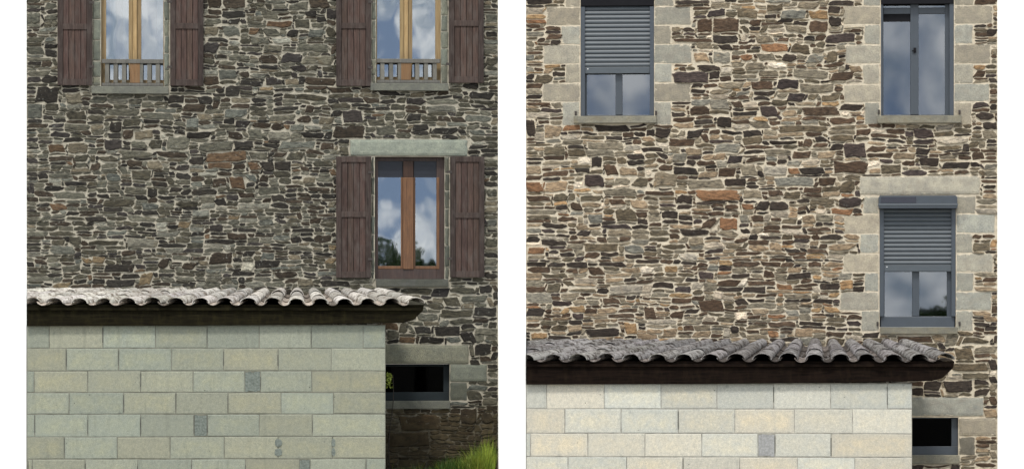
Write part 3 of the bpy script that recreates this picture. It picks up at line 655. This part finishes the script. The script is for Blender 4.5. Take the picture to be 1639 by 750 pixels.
# ------------------------------------------------------------------ lean-to sheds (columns/rows of the left photo; T maps them to each house)
SD = 1.5
ROWS = [520, 557, 593, 627.5, 662, 698, 733.5, 772]
JOINTS = [[81, 166, 249.5, 332, 415, 498, 581], [108, 191, 275, 358, 445, 530], [57, 142, 226, 309.5, 392, 417, 499], [112.5, 199, 282, 365, 450, 533.5],
          [58, 142, 226, 311, 332, 415, 500], [105, 189, 273, 359, 445, 532], [54, 138, 221, 307, 393, 479, 496, 586]]
FILL = {(2, 392), (4, 311), (6, 479)}
def shed(F, style, T, label, xl, ground_row):
    F2 = Frame(F.cx); sx = 1 if style == BEFORE else 1.09
    base = F(T(330, 0)[0], 0, SD); F2.off = Vector((base.x, base.y, 0)); F = F2
    root = F.root('lean_to_shed'); tag(root, label, 'shed'); rnd = random.Random(21)
    xr = T(617, 0)[0]; yb = ground_row
    mb = MB(); slab(mb, F, xl, xr, T(0, 519)[1], yb, [], SD, SD - .18, 1)
    rows = [T(0, r)[1] for r in ROWS]
    j = 0
    for i in range(len(ROWS) - 1):
        y0, y1 = rows[i], min(rows[i + 1], yb)
        if y0 > yb - 4: break
        xs = [xl] + [T(x, 0)[0] for x in JOINTS[i] if T(x, 0)[0] > xl + 3] + [xr]
        raw = [None] + [x for x in JOINTS[i] if T(x, 0)[0] > xl + 3]
        for k in range(len(xs) - 1):
            if raw[k] is not None and (i, raw[k]) in FILL: continue
            v = rnd.uniform(.88, 1.08); bl = rnd.uniform(-.04, .05); e = rnd.choice([.8, .8, .7, .6, .45, .2])
            cx, cy = (xs[k] + xs[k + 1]) / 2, (y0 + y1) / 2; hw, hh = (xs[k + 1] - xs[k]) / 2 - rnd.uniform(.5, .75), (y1 - y0) / 2 - rnd.uniform(.5, .9)
            vv, cc = [], []
            tilt = rnd.uniform(-.0015, .0015); bd = rnd.uniform(.001, .005)
            for s, z, al in ((0, 0, 0), (min(1.2, hw * .2), bd, .12), (min(5, hw * .45), bd, .5 * e), (min(hh * .62, 13, hw * .75), bd, e)):
                for a, b in ((-1, -1), (0, -1), (1, -1), (1, 0), (1, 1), (0, 1), (-1, 1), (-1, 0)):
                    jx = rnd.uniform(-.3, .3) if s < 2 or hw < 15 else rnd.uniform(-3, 3); jy = rnd.uniform(-.3, .3) if s < 2 or hw < 15 else rnd.uniform(-2, 2)
                    vv.append(tuple(F(cx + a * (hw - s) + jx * abs(a), cy + b * (hh - s) + jy * abs(b), SD + z + tilt * a * (z > 0)))); cc.append((v * (1 - bl), v, v * (1 + bl), al))
            fs = [(q * 8 + (t + 1) % 8, q * 8 + t, q * 8 + 8 + t, q * 8 + 8 + (t + 1) % 8)[::-1] for q in range(3) for t in range(8)] + [tuple(range(24, 32))]
            mb.add(vv, fs, 0, cc)
    for i in range(len(ROWS) - 1):        # joints that were never pointed
        for x in JOINTS[i]:
            X = T(x, 0)[0]; y0, y1 = rows[i], rows[i + 1]
            if X < xl + 6 or y0 > yb - 10 or rnd.random() > .42: continue
            y1 = min(y1, yb - 1); a_ = rnd.uniform(.04, .3); b_ = rnd.uniform(.7, .96); w_ = rnd.uniform(.5, 1.0)
            box(mb, F, X - w_, y0 + (y1 - y0) * a_, X + w_ * .8, y0 + (y1 - y0) * b_, SD + .0035, SD - .01, 2)
    # return wall on the right, back to the house
    a = F(xr, T(0, 519)[1], SD); b = F(xr, yb, SD); y_a = a.y + .18; y_b = -.0 - F.off.y - .02
    mb.add([(a.x - .18, y_a, b.z), (a.x, y_a, b.z), (a.x, y_a, a.z), (a.x - .18, y_a, a.z), (a.x - .18, y_b, b.z), (a.x, y_b, b.z), (a.x, y_b, a.z), (a.x - .18, y_b, a.z)], BOXF[1:], 0, (.95, .95, .95, .5))
    a = F(xl, T(0, 519)[1], SD)
    mb.add([(a.x, y_a, b.z), (a.x + .18, y_a, b.z), (a.x + .18, y_a, a.z), (a.x, y_a, a.z), (a.x + .012, y_b, b.z), (a.x + .19, y_b, b.z), (a.x + .19, y_b, a.z), (a.x + .012, y_b, a.z)], BOXF[1:], 0, (.95, .95, .95, .5))
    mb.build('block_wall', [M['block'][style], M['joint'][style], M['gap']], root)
    # mortar patches
    for (x0, x1, r, kind) in ((392.5, 416, 2, 0), (312, 331, 4, 0), (479.5, 495.5, 6, 0), (439, 452, 5, 1), (530, 537, 5, 1)):
        if T(0, ROWS[r + 1])[1] > yb + 30: continue
        mb = MB(); y0, y1 = T(0, ROWS[r])[1] + 1, T(0, ROWS[r + 1])[1] - 1; X0, X1 = T(x0, 0)[0], T(x1, 0)[0]
        if kind == 0:
            n = 5
            for k in range(n):
                v = rnd.uniform(.75, 1.2); xa = X0 + (X1 - X0) * k / n; xb = X0 + (X1 - X0) * (k + 1) / n
                box(mb, F, xa + .1, y0 + rnd.uniform(0, 2), xb - .1, y1 - rnd.uniform(0, 2), SD + rnd.uniform(.002, .007), SD - .05, c=(v, v, v, 1))
        else:
            for yy in (y0 + 9, y0 + 24):
                pts = [((X0 + X1) / 2 + math.cos(t) * (X1 - X0) / 2 * rnd.uniform(.8, 1.1), yy + math.sin(t) * 7 * rnd.uniform(.8, 1.1)) for t in [k * math.pi / 5 for k in range(10)]]
                prism(mb, F, pts[::-1], SD + .009, SD - .01)
        mb.build('mortar_patch', M['patch'][style], root)
    # fascia beam with a slanting end
    P = lambda x, y: T(x, y)
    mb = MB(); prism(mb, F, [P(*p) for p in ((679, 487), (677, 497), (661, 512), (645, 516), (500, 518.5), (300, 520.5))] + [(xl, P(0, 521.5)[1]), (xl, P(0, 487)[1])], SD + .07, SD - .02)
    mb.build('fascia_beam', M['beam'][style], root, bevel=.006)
    # canal tile roof
    mb = MB(); DE = SD + .16
    zf, zb = T(0, 485.5)[1], (T(0, 467)[1] if style == BEFORE else T(0, 461)[1])
    za = F(0, zf, DE).z; zc = F(0, zb, 0.0).z
    xf = lambda u, v: T(u + (478 - u) * .33 * v, 0)[0]
    pz = lambda d: za + (zc - za) * (DE - d) / DE
    def tube(u, rad, up, d0, d1, lift0, lift1, c, th=.011, squash=.66, jx=0):
        NS = 9; vv = []
        for (dd, lf, rr) in ((d0, lift0, rad), (d1, lift1, rad * (.93 if up else 1.0))):
            v = (DE - dd) / DE; x = F(xf(u, v) + jx, 0, dd).x
            sh = 1 - .33 * v
            for rad_ in (rr, rr - th):
                for k in range(NS + 1):
                    t = math.pi * k / NS
                    z = math.sin(t) * rad_ * squash
                    if not up: z = -math.sin(t) ** 1.5 * rad_ * .62
                    vv.append((x + math.cos(t) * rad_ * sh, -dd - F.off.y, pz(dd) + lf + z))
        n = NS + 1; fs = []
        for k in range(NS):
            fs += [(k, k + 1, 2 * n + k + 1, 2 * n + k), (n + k + 1, n + k, 3 * n + k, 3 * n + k + 1), (k + 1, k, n + k, n + k + 1), (2 * n + k, 2 * n + k + 1, 3 * n + k + 1, 3 * n + k)]
        fs += [(0, 2 * n, 3 * n, n), (NS, n + NS, 3 * n + NS, 2 * n + NS)]
        mb.add(vv, fs, 0, c, smooth=False)
    pitch = 38.5; u = 667.0; NC = 3; i = 0
    while u > -120:
        r = pitch * sx / K * .345
        for cs in range(NC):
            d0 = DE - cs * DE / NC + (.0 if cs == 0 else .04); d1 = DE - (cs + 1) * DE / NC
            if cs == NC - 1: d1 = 0.02
            v = rnd.uniform(.62, 1.18)
            d0 += rnd.uniform(-.04, .03); jx = rnd.uniform(-.010, .010); lj = rnd.uniform(-.006, .008)
            tube(u, r * rnd.uniform(.95, 1.06), True, d0, d1, .004 + lj * .6, -.006, (v, v * rnd.uniform(.97, 1.01), v * rnd.uniform(.95, 1.02), 1), jx=jx)
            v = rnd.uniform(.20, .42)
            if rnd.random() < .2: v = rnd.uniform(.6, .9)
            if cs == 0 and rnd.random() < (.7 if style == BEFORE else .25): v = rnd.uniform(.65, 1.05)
            if i > 0 or True: tube(u - pitch / 2, r * .74, False, d0 - .02, d1, .012 + .01, .006, (v, v * .90, v * .84, 1), jx=jx * .5)
        u -= pitch; i += 1
    ro = mb.build('roof', M['tile'][style], root)
    # boards under the tiles
    bb = MB()
    q = []
    for (u, v, d) in ((xl, 0, DE - .06), (None, 0, DE - .06), (None, 1, .01), (xl, 1, .01)):
        x = F(xl if u is not None else xf(674, v), 0, d).x
        q.append((x, -d - F.off.y, pz(d) - .055))
    q = [q[0], q[1], q[2], q[3]]; q2 = [(x, y, z - .03) for x, y, z in q]
    bb.add(q + q2, [(0, 1, 2, 3), (7, 6, 5, 4), (0, 4, 5, 1), (1, 5, 6, 2), (2, 6, 7, 3), (3, 7, 4, 0)])
    bb.build('roof_board', M['beam'][style], root)
    # trim the tiles flush with the end of the house
    import bmesh
    bm = bmesh.new(); bm.from_mesh(ro.data)
    p0 = F(xl + .4, 500, DE); p1 = F(xl + .4, 500, 0); nrm = Vector((-(p1.y - p0.y), (p1.x - p0.x), 0)); 
    if nrm.x > 0: nrm = -nrm
    bmesh.ops.bisect_plane(bm, geom=bm.verts[:] + bm.edges[:] + bm.faces[:], plane_co=p0, plane_no=nrm, clear_outer=True)
    bm.to_mesh(ro.data); bm.free()
    return root
shed(FL, BEFORE, lambda x, y: (x, y), 'greenish concrete block lean-to shed with roof tiles coloured white as if in sunshine', 45.3, HZ + CH * K / ((DIST - SD) / DIST))
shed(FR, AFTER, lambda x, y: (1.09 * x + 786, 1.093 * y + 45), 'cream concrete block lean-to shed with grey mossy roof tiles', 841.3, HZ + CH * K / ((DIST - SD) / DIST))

# ------------------------------------------------------------------ white walls added to fill the blank margins beside and between the houses
def added_white_wall(pts, z, label):
    mb = MB(); n = 4; v = [(x, y, 0) for x, y in pts] + [(x, y, z) for x, y in pts]
    mb.add(v, [(0, 1, 5, 4), (1, 2, 6, 5), (2, 3, 7, 6), (3, 0, 4, 7), (4, 5, 6, 7), (3, 2, 1, 0)])
    tag(mb.build('added_white_wall', M['white']), label, 'wall', 'added plain white margin walls')
def W2(F, px, d):
    q = F.world(F(px, 500, d)); return (q.x, q.y)
ZT = CH + (HZ - HOUSE_TOP) / K
DW = .022
added_white_wall([W2(FL, -560, DW), W2(FL, 44.9, DW), W2(FL, 44.9, -.32), W2(FL, -560, -.32)], ZT, 'added white wall filling the blank margin left of the dark stone house')
added_white_wall([W2(FR, 1594.1, DW), W2(FR, 2200, DW), W2(FR, 2200, -.32), W2(FR, 1594.1, -.32)], ZT, 'added white wall filling the blank margin right of the cleaned stone house')
added_white_wall([W2(FL, 798.1, DW), W2(FR, 840.9, DW), W2(FR, 840.9, -.32), W2(FL, 798.1, -.32)], ZT, 'added narrow white strip filling the blank gap between the two stone houses')

ZS = CH + (HZ - 519) / K * .967
DS = SD
def added_low_wall(xa, xb, Fa, Fb, label):  # added so shade from the sheds does not grey the white margins
    # stops against the taller wall behind it; xa / xb are columns on its front face
    added_white_wall([W2(Fa, xa, DS), W2(Fb, xb, DS), W2(Fb, xb, DW + .004), W2(Fa, xa, DW + .004)], ZS, label)
added_low_wall(-560, 44.6, FL, FL, 'added low wall keeping the margin white left of the greenish block shed')
added_low_wall(799.5, 840.6, FL, FR, 'added low wall standing forward to keep the gap white between the two houses')
# ------------------------------------------------------------------ vegetation
def blade(mb, base, h, wd, lean, az, c):
    n = 4; side = Vector((math.cos(az), math.sin(az), 0)); ln = Vector((math.cos(az + 1.57), math.sin(az + 1.57), 0)); vv = []
    for k in range(n + 1):
        t = k / n; p = base + Vector((0, 0, h * t * (1 - .25 * lean * t))) + ln * (h * lean * t * t); ww = wd * (1 - t) ** .7 * .5
        vv += [tuple(p - side * ww), tuple(p + side * ww)]
    mb.add(vv, [(2 * k, 2 * k + 1, 2 * k + 3, 2 * k + 2) for k in range(n)], 0, c)
def grass():
    rnd = random.Random(4); mb = MB()
    for k in range(5200):
        t = rnd.random(); px = 612 + 180 * t ** .55
        dd = rnd.uniform(.03, .75)
        q = FL.world(FL(px, 700, dd)); q.z = 0
        prof = .10 + .35 * max(0, (px - 675) / 115) ** .8 if px > 675 else rnd.choice([.10, .14, .2])
        h = prof * rnd.uniform(.55, 1.08)
        h *= .62 + .75 * (mnoise.noise(Vector((px * .11, dd * 5, 2.2))) + .5)
        if rnd.random() < .02: h *= 1.35
        sun_tint = max(0, min(1, (px - 730) / 50)) * rnd.uniform(.2, 1)
        c = (.55 + 3.4 * sun_tint, .7 + 2.4 * sun_tint, .5 + 1.2 * sun_tint, 1)  # blades lighten to the right: sunshine painted into their colour
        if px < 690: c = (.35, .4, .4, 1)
        dry = rnd.random() < .12
        if dry: c = (3.2, 2.0, 1.6, 1)
        blade(mb, q, h, rnd.uniform(.004, .011), rnd.uniform(.1, .8) * (.35 if px > 775 else 1), rnd.uniform(0, 6.28), c)
    for k in range(5000):     # short turf along the foot of both houses
        x = rnd.uniform(-6, 6); y = -rnd.uniform(1.75, 4.0)
        blade(mb, Vector((x, y, 0)), rnd.uniform(.03, .08), .008, rnd.uniform(.2, .8), rnd.uniform(0, 6.28), (.8, .9, .7, 1))
    tag(mb.build('grass', leaf_mat('grass_blades', (.05, .105, .018), (.11, .16, .035))), 'green grass tufts growing at the foot of the dark stone house', 'grass', kind='stuff')
grass()
def leaf(mb, p, s, rnd, c):
    n = Vector((rnd.uniform(-1, 1), rnd.uniform(-1, 1), rnd.uniform(-.3, 1))).normalized(); a = n.orthogonal().normalized(); b = n.cross(a)
    a, b = a * math.cos(1) + b * math.sin(1), b * math.cos(1) - a * math.sin(1)
    mb.add([tuple(p - a * s), tuple(p + b * s * .45 - a * s * .1), tuple(p + a * s + n * s * .15), tuple(p - b * s * .45 - a * s * .1)], [(0, 1, 2, 3)], 0, c)
def weed():
    F = Frame(421.5); b = F(626, 760, .06); F.off = Vector((b.x, b.y, 0)); root = F.root('climbing_weed')
    tag(root, 'leafy yellow green weed at the shed corner in front of the cellar window', 'plant')
    rnd = random.Random(2); mb = MB(); n = 8; pts = [Vector((.0 - .03 * math.sin(i * .7), -.02 * math.cos(i), 1.28 * i / n)) for i in range(n + 1)]
    for i in range(n):
        r = .005; q = [(pts[i + j] + Vector((math.cos(t) * r, math.sin(t) * r, 0))) for j in (0, 1) for t in (0, 1.57, 3.14, 4.71)]
        mb.add([tuple(p) for p in q], [(k, (k + 1) % 4, 4 + (k + 1) % 4, 4 + k) for k in range(4)])
    mb.build('stem', M['iron'], root)
    mb = MB()
    for k in range(60):
        p = Vector((rnd.gauss(-.03, .022), rnd.gauss(-.02, .02), rnd.uniform(1.12, 1.30))); v = rnd.uniform(.6, 1.4); leaf(mb, p, rnd.uniform(.018, .034), rnd, (v, v, v, 1))
    mb.build('foliage', leaf_mat('weed_leaves', (.14, .20, .03), (.24, .28, .05)), root)
weed()
def reflect_spot(F, px, py, t):
    p = F.world(F(px, py, -.1)); d = (p - Vector((0, -DIST, CH))).normalized(); n = Matrix.Rotation(F.a, 3, 'Z') @ Vector((0, -1, 0))
    return p + (d - 2 * d.dot(n) * n) * t
LEAFM = leaf_mat('tree_leaves', (.03, .06, .014), (.07, .11, .03)); BARK = plain_mat('bark', (.09, .07, .05), .9, .2, .3)
def tree(F, px, py_top, width, label, seed):
    q = reflect_spot(F, px, py_top, 72.0); H = q.z; rnd = random.Random(seed)
    root = empty('broadleaf_tree', (q.x, q.y, 0)); tag(root, label, 'tree', 'trees across the road from the houses')
    mb = MB(); rings = [(0, .22), (H * .3, .16), (H * .6, .09), (H * .85, .03)]; NS = 8; vv = []
    for z, r in rings: vv += [(math.cos(k * 6.283 / NS) * r + z * .02, math.sin(k * 6.283 / NS) * r, z) for k in range(NS)]
    mb.add(vv, [(a * NS + k, a * NS + (k + 1) % NS, (a + 1) * NS + (k + 1) % NS, (a + 1) * NS + k) for a in range(3) for k in range(NS)], smooth=True)
    for k in range(7):
        z = H * rnd.uniform(.35, .65); a = rnd.uniform(0, 6.28); e = Vector((math.cos(a) * width * .35, math.sin(a) * width * .35, z + H * .2)); s = Vector((0, 0, z))
        mb.add([tuple(s + Vector((.04, 0, 0))), tuple(s + Vector((-.02, .035, 0))), tuple(s + Vector((-.02, -.035, 0))), tuple(e)], [(0, 1, 3), (1, 2, 3), (2, 0, 3)])
    mb.build('trunk', BARK, root)
    mb = MB(); cl = []
    for k in range(26):
        a = rnd.uniform(0, 6.28); rr = width * .42 * rnd.random() ** .5; z = H * rnd.uniform(.42, .9)
        cl.append((Vector((math.cos(a) * rr * (1.15 - z / H * .7), math.sin(a) * rr, z)), rnd.uniform(.35, .7) * width * .28))
    for c, r in cl:
        v = rnd.uniform(.6, 1.4)
        for k in range(150):
            d = Vector((rnd.gauss(0, 1), rnd.gauss(0, 1), rnd.gauss(0, 1))).normalized() * r * rnd.uniform(.5, 1.1); d.z *= .75
            u = v * rnd.uniform(.8, 1.2); leaf(mb, c + d, rnd.uniform(.07, .13), rnd, (u, u, u, 1))
    mb.build('crown', LEAFM, root)
tree(FL, 616, 366, 3.9, 'taller broadleaf tree mirrored in the lower shuttered window', 1)
tree(FL, 673, 396, 1.9, 'smaller broadleaf tree mirrored in the right pane of the lower shuttered window', 2)
tree(FR, 1497, 486, 2.3, 'broadleaf tree mirrored at the foot of the lower roller shutter window', 3)
